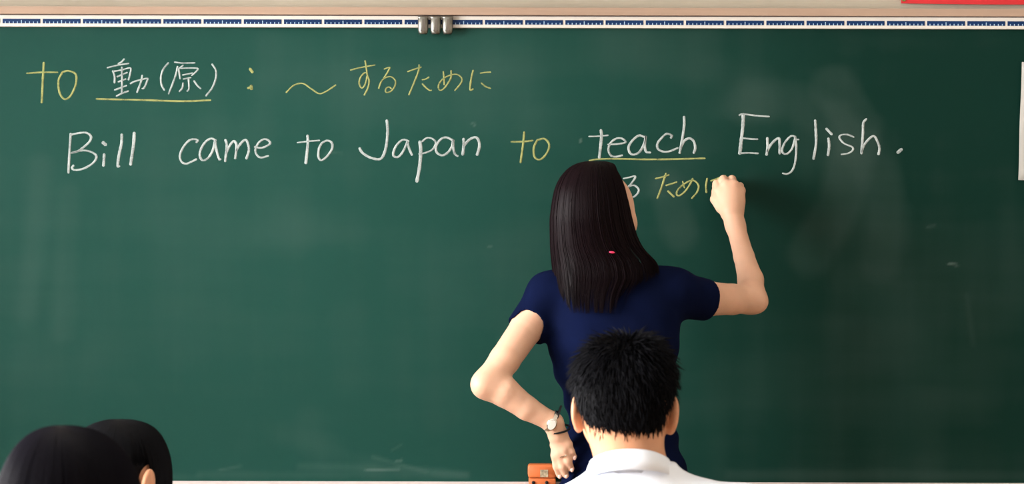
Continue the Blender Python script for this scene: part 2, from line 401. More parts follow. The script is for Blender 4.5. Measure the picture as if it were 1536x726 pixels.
for i, (wy, wl) in enumerate(WIN):
    a, b = wy - wl / 2, wy + wl / 2; x = ROOM_L - .08
    r = empty('window_%d' % (i + 1), (x, wy, WZ0)); tag(r, kind='structure')
    m_ = MB().box(x - .03, x + .03, a, a + .04, WZ0, WZ1).box(x - .03, x + .03, b - .04, b, WZ0, WZ1)
    m_.box(x - .03, x + .03, a + .04, b - .04, WZ0, WZ0 + .04).box(x - .03, x + .03, a + .04, b - .04, WZ1 - .04, WZ1).box(x - .02, x + .02, wy - .025, wy + .025, WZ0 + .04, WZ1 - .04)
    m_.build('frame', M['alu'], r)
    MB().box(x - .003, x + .003, a + .04, wy - .025, WZ0 + .04, WZ1 - .04).build('pane', M['glass'], r)
    MB().box(x - .003, x + .003, wy + .025, b - .04, WZ0 + .04, WZ1 - .04).build('pane', M['glass'], r)
pod = MB().box(-2.2, 2.2, -.95, .03, 0, .10).build('teaching_platform', M['floor'])
tag(pod, 'low wooden teaching platform under the chalkboard where the teacher stands', 'platform')

# ============================================================ CHALKBOARD
BX0, BX1 = -1.75, 1.95
zt = at(768, 41.3, 0)[2]; zb = at(768, 722.5, 0)[2]
board = empty('chalkboard', (0, 0, zb)); tag(board, 'wide green chalkboard covered with white and yellow handwriting', 'chalkboard')
# writing surface with a dust map (eraser swipes, smears: wear with a shape of its own)
NX, NZ = 620, 200
xs = np.linspace(BX0, BX1, NX); zs = np.linspace(zb, zt, NZ); GX, GZ = np.meshgrid(xs, zs, indexing='ij')
PXg = 768 + GX * F / D; PYg = HOR - (GZ - H) * F / D
dust = np.zeros_like(GX)
def swipe(pts, wpx, amt, edge=.25):
    """one pass of the felt eraser along pixel-measured waypoints on the board"""
    global dust
    P = np.array(pts, float); best = np.full(GX.shape, 1e9)
    for a, b in zip(P[:-1], P[1:]):
        ab = b - a; t = np.clip(((PXg - a[0]) * ab[0] + (PYg - a[1]) * ab[1]) / (ab @ ab), 0, 1)
        best = np.minimum(best, np.hypot(PXg - a[0] - t * ab[0], PYg - a[1] - t * ab[1]))
    dust = dust + amt * .65 * np.clip((wpx - best) / (wpx * edge), 0, 1)
def arc(cx, cy, r, a0, a1, n=9): return [(cx + r * math.cos(math.radians(a)), cy + r * math.sin(math.radians(a))) for a in np.linspace(a0, a1, n)]
swipe([(930, 60), (1080, 110), (1240, 230)], 70, .022, .8); swipe(arc(1150, 330, 180, -100, 20), 40, .022, .5)
swipe([(1250, 130), (1290, 190), (1260, 300), (1215, 380)], 42, .028, .4); swipe([(1000, 280), (1020, 350)], 34, .03, .5)
swipe([(1130, 150), (1060, 200), (985, 260)], 55, .02, .8); swipe([(420, 100), (560, 140), (760, 110)], 60, .022, .9)
swipe([(430, 330), (560, 380), (700, 400), (790, 380)], 60, .016, .9); swipe([(600, 430), (720, 470), (800, 520)], 40, .010, .8)
swipe([(60, 250), (52, 360), (40, 470)], 26, .022, .7); swipe([(105, 290), (100, 390), (95, 500)], 24, .022, .7)
swipe([(200, 330), (380, 350), (480, 340)], 50, .010, .9); swipe([(420, 655), (500, 672), (560, 700)], 26, .022, .9); swipe([(470, 620), (480, 690)], 34, .018, .9)
swipe([(300, 712), (700, 714)], 9, .035, .9); swipe([(450, 700), (640, 705)], 9, .04, .9); swipe([(550, 706), (600, 704)], 3.0, .14, .9); swipe([(595, 692), (602, 691)], 3, .12)
swipe([(560, 686), (610, 700), (640, 708)], 5, .05, .9); swipe([(650, 708), (700, 712)], 9, .05, .9); swipe([(330, 706), (362, 700)], 3.5, .07, .9); swipe([(588, 676), (603, 667)], 3.5, .05, .9)
swipe([(1422, 393), (1436, 396)], 2.6, .22, .9); swipe([(1390, 338), (1402, 337)], 2.2, .1, .9); swipe([(1450, 440), (1460, 515)], 6, .02, .9)
swipe([(492, 229), (512, 231)], 2.6, .06, .9); swipe([(709, 186), (710, 188)], 2.4, .15); swipe([(870, 211), (871, 212)], 2.6, .2); swipe([(733, 370), (735, 370)], 2, .1)
swipe([(0, 716), (300, 716)], 8, .02, .9); swipe([(1095, 712), (1536, 712)], 12, .03, .9); swipe([(1410, 150), (1536, 300), (1520, 450)], 50, .004, .9)
V = np.stack([GX, np.zeros_like(GX), GZ], -1).reshape(-1, 3)
ii = (np.arange(NX - 1)[:, None] * NZ + np.arange(NZ - 1)[None]).ravel()
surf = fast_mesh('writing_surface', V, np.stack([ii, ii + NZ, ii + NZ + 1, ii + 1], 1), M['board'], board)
# window falloff and sheen painted into the green: paler left and middle, darker right
fu = np.clip((1330 + 40 * np.sin(PYg / 75) - PXg) / 680, 0, 1); painted_falloff = fu * fu * (3 - 2 * fu) * (1 - .12 * np.clip((160 - PYg) / 120, 0, 1))
a2 = surf.data.attributes.new('painted_falloff', 'FLOAT', 'POINT'); a2.data.foreach_set('value', painted_falloff.ravel().astype(np.float32))
at_ = surf.data.attributes.new('dust', 'FLOAT', 'POINT'); at_.data.foreach_set('value', dust.ravel().astype(np.float32))
MB().box(BX0 - .02, BX1 + .02, .002, .03, zb - .03, zt + .03).build('backing_board', M['wood'], board)
for x0, x1 in ((BX0 - .04, BX0), (BX1, BX1 + .04)): MB().box(x0, x1, -.015, .03, zb - .03, zt + .06).build('side_frame', M['wood'], board)
z_r1 = at(768, 24.6, -.012)[2]; z_r0 = at(768, 41.5, -.012)[2]
rul = MB().box(BX0, BX1, -.012, -.0, z_r0, z_r1).build('ruler_strip', M['ivory'], board)
zc1 = at(768, 30.0, -.0125)[2]; zc0 = at(768, 36.9, -.0125)[2]; tk = MB()
per = 60.3 / F * (D - .0125); xk0 = at(2.0, 34, -.0125)[0]
for k in range(-8, 37):
    xa = xk0 + k * per + .0030; xb = xk0 + (k + 1) * per - .0030
    if xa < BX0 or xb > BX1: continue
    MB().box(xa, xb, -.0128, -.0118, zc0, zc1).build('blue_segment', M['blue'], rul)
    for t in range(1, 10):
        xt = xk0 + (k + t / 10) * per; hh = .0082 if t == 5 else .0045; tk.box(xt - .0011, xt + .0011, -.0133, -.0127, zc0, zc0 + hh)
tag(tk.build('tick_marks', M['tick'], rul), kind='stuff')
zr0 = at(768, 22.6, -.02)[2]; zr1 = at(768, 11.5, -.02)[2]
MB().box(BX0 - .04, BX1 + .04, -.010, .029, z_r1, zr0 + .001).build('shadow_gap', M['darkgap'], board)
MB().box(BX0 - .04, BX1 + .04, -.022, .03, zr0, zr1).build('top_rail', M['wood'], board)
# tray under the board
tz = zb - .003
tr = MB().box(BX0, BX1, -.085, .03, tz - .025, tz - .012).box(BX0, BX1, -.004, .03, tz - .012, tz + .003).box(BX0, BX1, -.090, -.080, tz - .030, tz - .008)
tr.build('chalk_tray', M['tray'], board)

# ------------------------------------------------------------ handwriting
def catmull(P, n=7):
    P = np.array(P, float)
    if len(P) < 3: return np.array([P[0] + (P[-1] - P[0]) * t for t in np.linspace(0, 1, 8)])
    Q = np.vstack([2 * P[0] - P[1], P, 2 * P[-1] - P[-2]]); out = []
    for i in range(1, len(Q) - 2):
        for t in np.linspace(0, 1, n, endpoint=False):
            a, b, c, d = Q[i - 1:i + 3]; out.append(.5 * (2 * b + (c - a) * t + (2 * a - 5 * b + 4 * c - d) * t * t + (3 * b - a - 3 * c + d) * t ** 3))
    out.append(P[-1]); return np.array(out)
def glyph(name, colour, w, origin, sc, strokes, label):
    mb = MB()
    for st in strokes:
        ww = w
        if isinstance(st, tuple) and isinstance(st[0], (int, float)): ww, st = st
        ww *= .90; P = catmull(st) / sc + np.array(origin)
        n = len(P); T = np.gradient(P, axis=0); T /= np.linalg.norm(T, axis=1, keepdims=True) + 1e-9; Nn = np.stack([-T[:, 1], T[:, 0]], 1)
        P = np.vstack([P[0] - T[0] * ww * .35, P, P[-1] + T[-1] * ww * .35]); Nn = np.vstack([Nn[0], Nn, Nn[-1]]); n += 2
        vert = np.abs(np.vstack([T[0], T, T[-1]])[:, 1]); hw = ww * .5 * (.82 + .28 * vert) * (1 + rng.normal(0, .07, n)); hw[0] *= .45; hw[-1] *= .45
        V = []
        for i in range(n):
            for s_, hgt in ((-1, .0002), (-.55, .0009), (.55, .0009), (1, .0002)):
                q = P[i] + Nn[i] * hw[i] * s_; p = at(q[0], q[1], 0); V.append((p[0], -hgt, p[2]))
        Fc = []
        for i in range(n - 1):
            for k in range(3): Fc.append((i * 4 + k, (i + 1) * 4 + k, (i + 1) * 4 + k + 1, i * 4 + k + 1))
        mb.add(V, Fc)
    o = mb.build(name, M[colour], board); o['label'] = label; return o
Wd, Yd = 'cw', 'cy'
A = (0, 60); s = 3.3
glyph('chalk_letter', Yd, 3.4, A, s, [[(217, 112), (212, 200), (207, 310)], [(133, 165), (210, 160), (285, 160)]], 'large yellow chalk letter t')
glyph('chalk_letter', Yd, 3.2, A, s, [[(310, 158), (290, 200), (295, 260), (320, 293), (350, 275), (375, 220), (375, 170), (340, 153), (310, 158)]], 'large yellow chalk letter o')
glyph('chalk_underline', Yd, 3.6, A, s, [[(478, 292), (700, 297), (900, 303), (1042, 298)]], 'yellow chalk underline below the two kanji')
glyph('chalk_dot', Yd, 4.6, A, s, [[(1238, 143), (1250, 160)]], 'upper yellow chalk dot of the colon')
glyph('chalk_dot', Yd, 4.4, A, s, [[(1228, 238), (1240, 236), (1246, 243), (1243, 226)]], 'lower yellow chalk dot of the colon')
A = (150, 80); s = 9.07
glyph('chalk_kanji', Wd, 2.9, A, s, [[(330, 78), (290, 120), (250, 140)], [(100, 195), (250, 160), (390, 138)], [(175, 240), (200, 310), (198, 400)], [(180, 248), (300, 225), (415, 200), (410, 280), (388, 360)], [(235, 318), (370, 262)], [(250, 388), (350, 350)], [(298, 190), (300, 350), (298, 540)], [(200, 498), (360, 440)], [(225, 582), (300, 545), (385, 515)], [(415, 412), (480, 380), (640, 342), (640, 380), (600, 470), (575, 480)], [(575, 300), (560, 380), (505, 530)]], 'white chalk kanji with many strokes')
A = (230, 80)
glyph('chalk_bracket', Wd, 2.9, A, s, [[(205, 130), (140, 210), (105, 310), (110, 420), (150, 500)]], 'white chalk opening bracket')
glyph('chalk_kanji', Wd, 2.8, A, s, [[(290, 120), (400, 132), (565, 130)], [(330, 180), (300, 310), (210, 550)], [(405, 165), (345, 210)], [(345, 215), (365, 345)], [(370, 205), (480, 200), (600, 205), (590, 240), (525, 300)], [(400, 295), (530, 268)], [(410, 350), (510, 330)], [(480, 350), (485, 480), (460, 515)], [(405, 405), (395, 470), (355, 520)], [(555, 375), (600, 440), (645, 480)]], 'white chalk kanji between brackets')
glyph('chalk_bracket', Wd, 2.9, A, s, [[(800, 148), (850, 230), (850, 340), (800, 470), (718, 578)]], 'white chalk closing bracket')
A = (380, 60); s = 3.3
glyph('chalk_tilde', Yd, 2.6, A, s, [[(163, 260), (200, 225), (245, 215), (285, 240), (325, 265), (360, 255), (408, 223)]], 'yellow chalk wave dash')
A = (520, 80); s = 10.375
glyph('chalk_kana', Yd, 2.5, A, s, [[(60, 262), (200, 225), (440, 182)], [(288, 115), (310, 250), (325, 350), (350, 420), (335, 530), (275, 650)], [(310, 300), (270, 310), (220, 370), (195, 450), (210, 510), (242, 540), (280, 500), (305, 430), (318, 360)]], 'yellow chalk kana su')
glyph('chalk_kana', Yd, 2.5, A, s, [[(585, 245), (630, 228), (670, 222), (640, 290), (580, 385)], [(500, 545), (530, 460), (580, 395), (650, 365), (710, 372), (760, 430), (750, 510), (700, 580), (640, 610), (605, 590), (620, 540), (665, 525), (695, 550)]], 'yellow chalk kana ru')
o2 = 110 * s
glyph('chalk_kana', Yd, 2.5, A, s, [[(950, 285), (1050, 250), (1160, 215)], [(1128, 180), (1120, 270), (1060, 430), (970, 645)], [(35 + o2, 412), (90 + o2, 400), (140 + o2, 370)], [(38 + o2, 475), (100 + o2, 540), (150 + o2, 575), (180 + o2, 575)]], 'yellow chalk kana ta')
A = (630, 80)
glyph('chalk_kana', Yd, 2.5, A, s, [[(365, 285), (375, 400), (378, 490)], [(485, 270), (485, 370), (440, 460), (370, 550), (320, 575), (290, 545), (300, 470), (370, 390), (460, 345), (560, 325), (630, 360), (655, 420), (620, 490), (545, 578)]], 'yellow chalk kana me')
glyph('chalk_kana', Yd, 2.7, A, s, [[(828, 265), (800, 380), (780, 540), (795, 575), (825, 555)], [(940, 310), (1020, 297), (1098, 293)], [(955, 462), (1020, 515), (1098, 545)]], 'yellow chalk kana ni')
A = (90, 180); s = 8.07
glyph('chalk_letter', Wd, 3.6, A, s, [[(130, 165), (115, 400), (103, 640)], [(130, 180), (230, 158), (320, 155), (375, 200), (350, 270), (230, 370), (135, 400)], [(135, 400), (250, 372), (340, 375), (420, 410), (440, 460), (390, 530), (280, 590), (180, 605), (145, 580), (165, 550)]], 'white chalk capital B')
glyph('chalk_letter', Wd, 4.2, A, s, [(5.5, [(520, 272), (555, 300)]), [(535, 415), (532, 490), (527, 555)]], 'white chalk letter i of Bill')
glyph('chalk_letter', Wd, 4.2, A, s, [[(748, 175), (745, 280), (715, 420), (700, 550), (720, 560)]], 'first white chalk letter l of Bill')
glyph('chalk_letter', Wd, 4.6, A, s, [[(900, 155), (890, 300), (855, 540)]], 'last white chalk letter l of Bill')
A = (260, 180)
glyph('chalk_letter', Wd, 3.5, A, s, [[(280, 270), (295, 245), (250, 232), (190, 250), (120, 330), (80, 430), (100, 505), (155, 530), (220, 505), (280, 475)]], 'white chalk letter c of came')
glyph('chalk_letter', Wd, 3.6, A, s, [[(515, 245), (460, 225), (400, 255), (345, 330), (320, 410), (335, 470), (370, 490), (430, 450), (480, 360), (505, 250)], [(505, 250), (525, 370), (555, 470), (575, 475)]], 'white chalk letter a of came')
glyph('chalk_letter', Wd, 3.8, A, s, [[(630, 240), (648, 300), (640, 400), (628, 500)], [(640, 400), (690, 300), (735, 255), (765, 300), (762, 380), (750, 465)], [(760, 370), (820, 280), (875, 240), (905, 290), (915, 370), (885, 468)]], 'white chalk letter m of came')
glyph('chalk_letter', Wd, 3.4, A, s, [[(985, 325), (1060, 338), (1130, 315), (1175, 280), (1140, 240), (1090, 235), (1030, 280), (995, 360), (1010, 420), (1060, 455), (1150, 435)]], 'white chalk letter e of came')
A = (430, 170); s = 6.6
glyph('chalk_letter', Wd, 3.8, A, s, [(4.2, [(207, 220), (210, 300), (190, 495)]), (3.0, [(107, 290), (210, 278), (325, 268)])], 'white chalk letter t')
glyph('chalk_letter', Wd, 3.6, A, s, [[(345, 300), (320, 350), (315, 430), (345, 465), (400, 425), (450, 350), (445, 290), (400, 270), (345, 295)]], 'white chalk letter o')
glyph('chalk_letter', Wd, 4.2, A, s, [[(992, 70), (1000, 180), (985, 330), (950, 430), (905, 455), (820, 435), (750, 390), (722, 345)]], 'white chalk capital J')
A = (580, 180); s = 7.26
glyph('chalk_letter', Wd, 3.6, A, s, [[(240, 230), (180, 215), (120, 260), (80, 330), (75, 390), (125, 402), (180, 340), (225, 240)], [(225, 235), (245, 310), (275, 380)]], 'first white chalk letter a of Japan')
glyph('chalk_letter', Wd, 3.6, A, s, [(5, [(362, 235), (372, 330), (360, 500), (330, 670)]), (3, [(385, 235), (440, 195), (500, 205), (535, 250), (500, 320), (430, 355), (350, 370)])], 'white chalk letter p of Japan')
glyph('chalk_letter', Wd, 3.8, A, s, [[(720, 220), (650, 190), (590, 210), (540, 280), (545, 350), (600, 385), (660, 360), (710, 290), (725, 220)], [(725, 220), (725, 300), (745, 370), (775, 392)]], 'last white chalk letter a of Japan')
glyph('chalk_letter', Wd, 4.2, A, s, [[(838, 205), (840, 270), (828, 378)], [(840, 280), (900, 215), (965, 188), (1000, 220), (1010, 290), (985, 380)]], 'white chalk letter n of Japan')
A = (740, 140); s = 4.034
glyph('chalk_letter', Yd, 3.4, A, s, [[(187, 235), (180, 310), (165, 418)], [(108, 293), (180, 292), (238, 286)]], 'small yellow chalk letter t')
glyph('chalk_letter', Yd, 3.2, A, s, [[(265, 284), (245, 330), (250, 385), (285, 400), (325, 360), (338, 310), (310, 275), (265, 283)]], 'small yellow chalk letter o')
A = (870, 160); s = 7.26
glyph('chalk_letter', Wd, 3.6, A, s, [(4.4, [(228, 255), (235, 320), (225, 430), (210, 555)]), (2.8, [(97, 325), (200, 322), (305, 312)])], 'white chalk letter t of teach')
glyph('chalk_letter', Wd, 3.4, A, s, [[(305, 412), (400, 408), (480, 395), (495, 375), (450, 345), (390, 350), (330, 400), (310, 470), (335, 530), (390, 545), (460, 530)]], 'white chalk letter e of teach')
glyph('chalk_letter', Wd, 3.8, A, s, [[(700, 330), (640, 315), (570, 370), (530, 440), (545, 505), (590, 522), (650, 490), (700, 400), (715, 325)], [(715, 325), (705, 420), (720, 490), (765, 500)]], 'white chalk letter a of teach')
glyph('chalk_letter', Wd, 3.6, A, s, [[(990, 340), (1000, 315), (945, 295), (890, 340), (845, 400), (850, 460), (910, 490), (980, 485), (1065, 450)]], 'white chalk letter c of teach')
glyph('chalk_letter', Wd, 3.9, A, s, [[(1133, 110), (1135, 200), (1115, 350), (1085, 505)], [(1100, 440), (1140, 370), (1195, 345), (1240, 380), (1255, 450), (1240, 505)]], 'white chalk letter h of teach')
glyph('chalk_underline', Yd, 3.4, A, s, [[(103, 588), (200, 572), (400, 568), (700, 574), (1000, 572), (1360, 563)]], 'yellow chalk underline below teach')
A = (1090, 160); s = 6.6
glyph('chalk_letter', Wd, 3.2, A, s, [(5, [(165, 75), (160, 200), (145, 330), (130, 465)]), [(125, 85), (165, 74), (300, 90), (420, 98)], [(165, 312), (240, 320), (305, 322)], [(130, 462), (220, 458), (310, 463)]], 'white chalk capital E')
glyph('chalk_letter', Wd, 4.0, A, s, [[(403, 310), (405, 400), (395, 478)], [(400, 440), (450, 360), (515, 312), (525, 370), (525, 465)]], 'white chalk letter n of English')
glyph('chalk_letter', Wd, 3.2, A, s, [[(680, 300), (640, 290), (580, 350), (550, 420), (560, 460), (600, 465), (650, 410), (680, 300)], [(680, 295), (690, 400), (680, 540), (650, 630), (600, 665), (555, 660)], [(690, 325), (712, 325)]], 'white chalk letter g of English')
A = (1200, 160); s = 7.26
glyph('chalk_letter', Wd, 4.0, A, s, [[(165, 150), (172, 250), (175, 400), (148, 570)]], 'white chalk letter l of English')
glyph('chalk_letter', Wd, 3.8, A, s, [(4.4, [(287, 240), (345, 300)]), [(310, 345), (318, 430), (305, 530)]], 'white chalk letter i of English')
glyph('chalk_letter', Wd, 3.0, A, s, [[(585, 330), (520, 305), (450, 308), (430, 340), (480, 400), (570, 440), (570, 480), (520, 510), (450, 520)]], 'white chalk letter s of English')
glyph('chalk_letter', Wd, 3.7, A, s, [[(722, 135), (690, 180), (685, 300), (670, 510)], [(670, 490), (710, 400), (795, 320), (840, 370), (865, 450), (855, 520)]], 'white chalk letter h of English')
glyph('chalk_period', Wd, 5.5, A, s, [[(1105, 465), (1065, 500)]], 'white chalk full stop')
A = (920, 250)
glyph('chalk_kana', Wd, 3.0, A, s, [[(110, 130), (170, 118), (240, 105), (210, 165), (160, 225)], [(130, 255), (175, 215), (230, 205), (275, 245), (265, 290), (220, 330), (180, 325), (170, 305), (195, 300)]], 'white chalk kana ru beside the teacher')
glyph('chalk_kana', Yd, 3.0, A, s, [[(460, 130), (530, 115), (605, 90)], [(575, 75), (555, 130), (520, 240), (480, 345)], [(575, 205), (640, 185), (690, 168)], [(595, 265), (660, 328)]], 'lower yellow chalk kana ta')
glyph('chalk_kana', Yd, 2.8, A, s, [(2, [(755, 160), (775, 230)]), [(865, 130), (830, 200), (780, 270), (720, 315), (690, 300), (705, 250), (770, 190), (850, 150), (900, 165), (930, 215), (910, 280), (855, 345)]], 'lower yellow chalk kana me')
glyph('chalk_kana', Yd, 3.0, A, s, [[(1022, 130), (1010, 210), (1015, 280)], [(1062, 155), (1140, 128), (1222, 98)]], 'lower yellow chalk kana ni, still being written')

# ============================================================ SMALL THINGS AT THE BOARD
posn = ('leftmost', 'middle', 'rightmost')
for i, cxp in enumerate((634.8, 653.6, 671.6)):
    c0 = at(cxp, 25, -.016); zc = c0[2]; x = c0[0]
    r = empty('paper_clip', (x, -.014, zc)); tag(r, '%s of the three steel spring clips on the blue ruler strip' % posn[i], 'clip', 'steel clips on the ruler strip')
    w_ = .0122
    # body plate: a tongue with rolled sides and rounded bottom, standing out from the ruler
    V = []; Fc = []; nu, nv = 13, 12
    for a in range(nv):
        t = a / (nv - 1); z = zc - .044 * t; hw = w_ * (.97 if t < .75 else .97 * math.sqrt(max(0.02, 1 - ((t - .75) / .25) ** 2 * .55)))
        for b in range(nu):
            u = b / (nu - 1) * 2 - 1; y = -.018 - .006 * (1 - abs(u) ** 2.5) - .004 * math.sin(math.pi * t); V.append((x + hw * u, y, z))
    for a in range(nv - 1):
        for b in range(nu - 1): Fc.append((a * nu + b, a * nu + b + 1, (a + 1) * nu + b + 1, (a + 1) * nu + b))
    o = mesh_obj('clip_plate', V, Fc, M['steel'], r, True); sm = o.modifiers.new('thick', 'SOLIDIFY'); sm.thickness = .0012
    MB().tube([(x - w_ * 1.02, -.020, zc - .003), (x + w_ * 1.02, -.020, zc - .003)], .0045, 12).build('spring_barrel', M['steel'], r, True)
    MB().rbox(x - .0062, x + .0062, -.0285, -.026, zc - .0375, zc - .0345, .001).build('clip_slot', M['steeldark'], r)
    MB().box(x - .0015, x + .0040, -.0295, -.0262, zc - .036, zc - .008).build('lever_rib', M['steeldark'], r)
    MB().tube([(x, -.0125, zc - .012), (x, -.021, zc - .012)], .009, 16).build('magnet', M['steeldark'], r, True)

p0 = at(1350.5, -8, .029); p1 = at(1351, 5.7, .029)
r = empty('poster', (p1[0] + .3, .025, p1[2])); tag(r, 'red poster pinned to the wall above the right end of the chalkboard', 'poster')
V = []; Fc = []; n = 24
for i in range(n + 1):
    t = i / n; x = p1[0] + .62 * t; zl = p1[2] - .0030 * math.sin(math.pi * min(1, t * 1.3)); yy = .022 - .006 * math.sin(math.pi * min(1, t * 1.6))
    for z in (zl, p1[2] + .40): V.append((x, yy, z)); V.append((x, yy + .0012, z))
for i in range(n):
    a = i * 4; Fc += [(a, a + 4, a + 6, a + 2), (a + 1, a + 3, a + 7, a + 5), (a, a + 1, a + 5, a + 4), (a + 2, a + 6, a + 7, a + 3)]
Fc += [(0, 2, 3, 1), (n * 4, n * 4 + 1, n * 4 + 3, n * 4 + 2)]
mesh_obj('sheet', V, Fc, M['red'], r)
MB().box(p1[0] + .003, p1[0] + .010, .0195, .022, p1[2] + .005, p1[2] + .10).build('green_mark', M['green'], r)
# white sheet held on the board, slightly askew, curling off at its left edge
a_, b_ = at(1532.6, 93, -.008), at(1527.2, 270, -.008); V = []; Fc = []
for i in range(13):
    t = i / 12
    for j in range(9):
        u = j / 8; xx = (a_[0] + (b_[0] - a_[0]) * t) + .20 * u + .0006 * math.sin(t * 9); V.append((xx, -.0015 - .0075 * (1 - u) ** 2, a_[2] + (b_[2] - a_[2]) * t - .006 * u))
for i in range(12):
    for j in range(8): Fc.append((i * 9 + j, (i + 1) * 9 + j, (i + 1) * 9 + j + 1, i * 9 + j + 1))
pr = empty('paper_sheet', (float(b_[0]) + .1, -.001, float(b_[2]))); tag(pr, 'off-white paper sheet hanging on the far right side of the chalkboard', 'paper')
o = mesh_obj('sheet', V, Fc, M['paper'], pr, True); sm = o.modifiers.new('thick', 'SOLIDIFY'); sm.thickness = .0006
for zz in (a_[2] - .02,): MB().tube([(a_[0] + .16, -.002, zz), (a_[0] + .16, -.009, zz)], .012, 16).build('magnet', M['black'], pr, True)
# orange case in the tray
c = at(792, 697, -.07); c2 = at(835, 740, -.07); x0, x1 = c[0], c2[0]; z1 = c[2]; z0 = tz - .012
r = empty('orange_case', ((x0 + x1) / 2, -.045, z0)); tag(r, 'small orange plastic box with a grey sticker on the chalk tray by the teacher', 'box')
zm = at(792, 717, -.07)[2]
MB().rbox(x0, x1, -.071, -.010, zm, z1, .007).build('lid', M['orange'], r, True)
MB().rbox(x0 + .002, x1 - .002, -.068, -.012, z0, zm - .0005, .004).build('body', M['orange'], r, True)
MB().box(at(812, 0, -.0715)[0], at(824, 0, -.0715)[0], -.0722, -.0710, at(0, 713.5, -.07)[2], at(0, 702.5, -.07)[2]).build('sticker', M['sticker'], r)
for px in (800, 820):
    c = at(px, 724, -.07); MB().tube([(c[0], -.0705, c[2]), (c[0], -.0660, c[2])], .0042, 14).build('rubber_stud', M['black'], r, True)

# ============================================================ TEACHER
TY = -.40
root = empty('person', (.27, TY, .10)); tag(root, 'person with long black hair in a navy short-sleeved dress writing on the chalkboard', 'person')
hc = at(899, 307, TY); RH = rotm(math.radians(40), math.radians(3), math.radians(-2))
f = Field((-.16, -.70, .10), (.66, .0, 1.68), .0034)
g = add_head(f, hc, RH, .98)
neck0 = at(908, 425, TY)
f.cap(hc + (.005, .005, -.07), neck0, .050, .058, .02)
f.loft([(neck0[2] + .01, neck0[0], TY, .09, .04), (neck0[2] - .05, neck0[0] + .01, TY, .13, .07), (at(0, 520, TY)[2], .225, TY, .125, .085), (at(0, 620, TY)[2], .245, TY, .10, .075), (at(0, 740, TY)[2], .26, TY, .14, .10), (.72, .262, TY, .14, .10)], .02)
# left arm, hand on hip
LS, LE, LW = at(826, 440, TY), at(731, 576, -.53), at(830, 634, -.515)
f.chain([LS, at(790, 492, -.44), at(757, 540, -.495), LE], [.046, .0375, .0345, .0315], .02)
f.chain([LE, at(757, 588, -.53), at(790, 612, -.525), LW], [.0315, .0335, .0270, .0205], .02)
f.ell(at(722, 578, -.545), (.016, .018, .018), None, .02)
# hand: back of the hand to the camera, fingers pointing down over the hip
K = [at(833, 683, -.495), at(839, 680, -.502), at(846, 675, -.507), at(852, 666, -.507)]
f.chain([LW, at(836, 652, -.505)], [.020, .022], .015)
for kk in K: f.cap(at(837, 650, -.500), kk, .0145, .0105, .010)
finger(f, [K[0], at(835, 700, -.490), at(839, 713, -.482)], .0100, .0072)
finger(f, [K[1], at(844, 700, -.497), at(849, 713, -.487)], .0100, .0074)
finger(f, [K[2], at(852, 691, -.504), at(857, 703, -.494)], .0098, .0072)
finger(f, [K[3], at(857, 677, -.506), at(861, 685, -.499)], .0088, .0066)
finger(f, [at(833, 655, -.485), at(832, 668, -.455), at(836, 680, -.432)], .0125, .0085)
# right arm, raised to the board
RS, RE, RW = at(1000, 440, -.385), at(1126, 448, -.225), at(1103, 338, -.105)
f.chain([RS, at(1062, 448, -.31), at(1098, 449, -.26), RE], [.050, .0405, .0360, .0330], .02)
f.chain([RE, at(1126, 420, -.195), at(1116, 385, -.155), RW], [.0330, .0305, .0245, .0225], .02)
f.ell(at(1138, 454, -.23), (.018, .02, .018), None, .02)
RK = [at(1079, 287, -.072), at(1089, 277, -.078), at(1101, 277, -.078), at(1111, 286, -.072)]
f.chain([RW, at(1098, 318, -.095)], [.022, .026], .015)
for kk in RK: f.cap(at(1098, 316, -.088), kk, .0215, .0125, .014)
f.ell(at(1097, 302, -.082), (.031, .016, .026), None, .015)
CT = at(1077, 276, -.018)
finger(f, [RK[0], at(1075, 276, -.045), at(1074, 280, -.028), at(1078, 281, -.020)], .0112, .0078)
finger(f, [RK[1], at(1085, 269, -.048), at(1082, 275, -.024), at(1082, 284, -.022)], .0112, .0080)
finger(f, [RK[2], at(1098, 269, -.048), at(1096, 281, -.026), at(1093, 293, -.034)], .0108, .0080)
finger(f, [RK[3], at(1110, 279, -.046), at(1106, 292, -.030), at(1102, 301, -.040)], .0098, .0072)
finger(f, [at(1082, 312, -.080), at(1073, 299, -.058), at(1074, 287, -.036), at(1079, 279, -.028)], .0140, .0085)
# legs
for sx in (-1, 1):
    hx = .262 + sx * .075
    f.chain([(hx, TY, .78), (hx + .002 * sx, TY + .005, .50), (hx, TY - .015, .38), (hx, TY, .17)], [.085, .055, .052, .034], .02)
    f.chain([(hx, TY, .16), (hx + .01 * sx, TY + .10, .125)], [.034, .024], .02)
f.build('body', M['skin'], root)
face_parts(g, RH, root)
for kp, r_ in ((at(839.5, 714.5, -.4885), 0), (at(849.5, 714, -.4935), 0), (at(858, 704.5, -.5005), 0), (at(861.8, 686.5, -.505), 0)):
    Field(kp - .01, kp + .01, .001).ell(kp, (.0042, .0028, .0058), None, .001).build('fingernail', M['nail'], root)
# shoes
for sx in (-1, 1):
    hx = .262 + sx * .075
    Field((hx - .07, TY - .09, .095), (hx + .07, TY + .22, .22), .004).cap((hx, TY - .02, .145), (hx + .012 * sx, TY + .12, .130), .042, .034, .01).mask(lambda X, Y, Z: .1005 - Z + 0 * X).mask(lambda X, Y, Z: Z - .16 + 0 * X).build('shoe', M['black'], root)
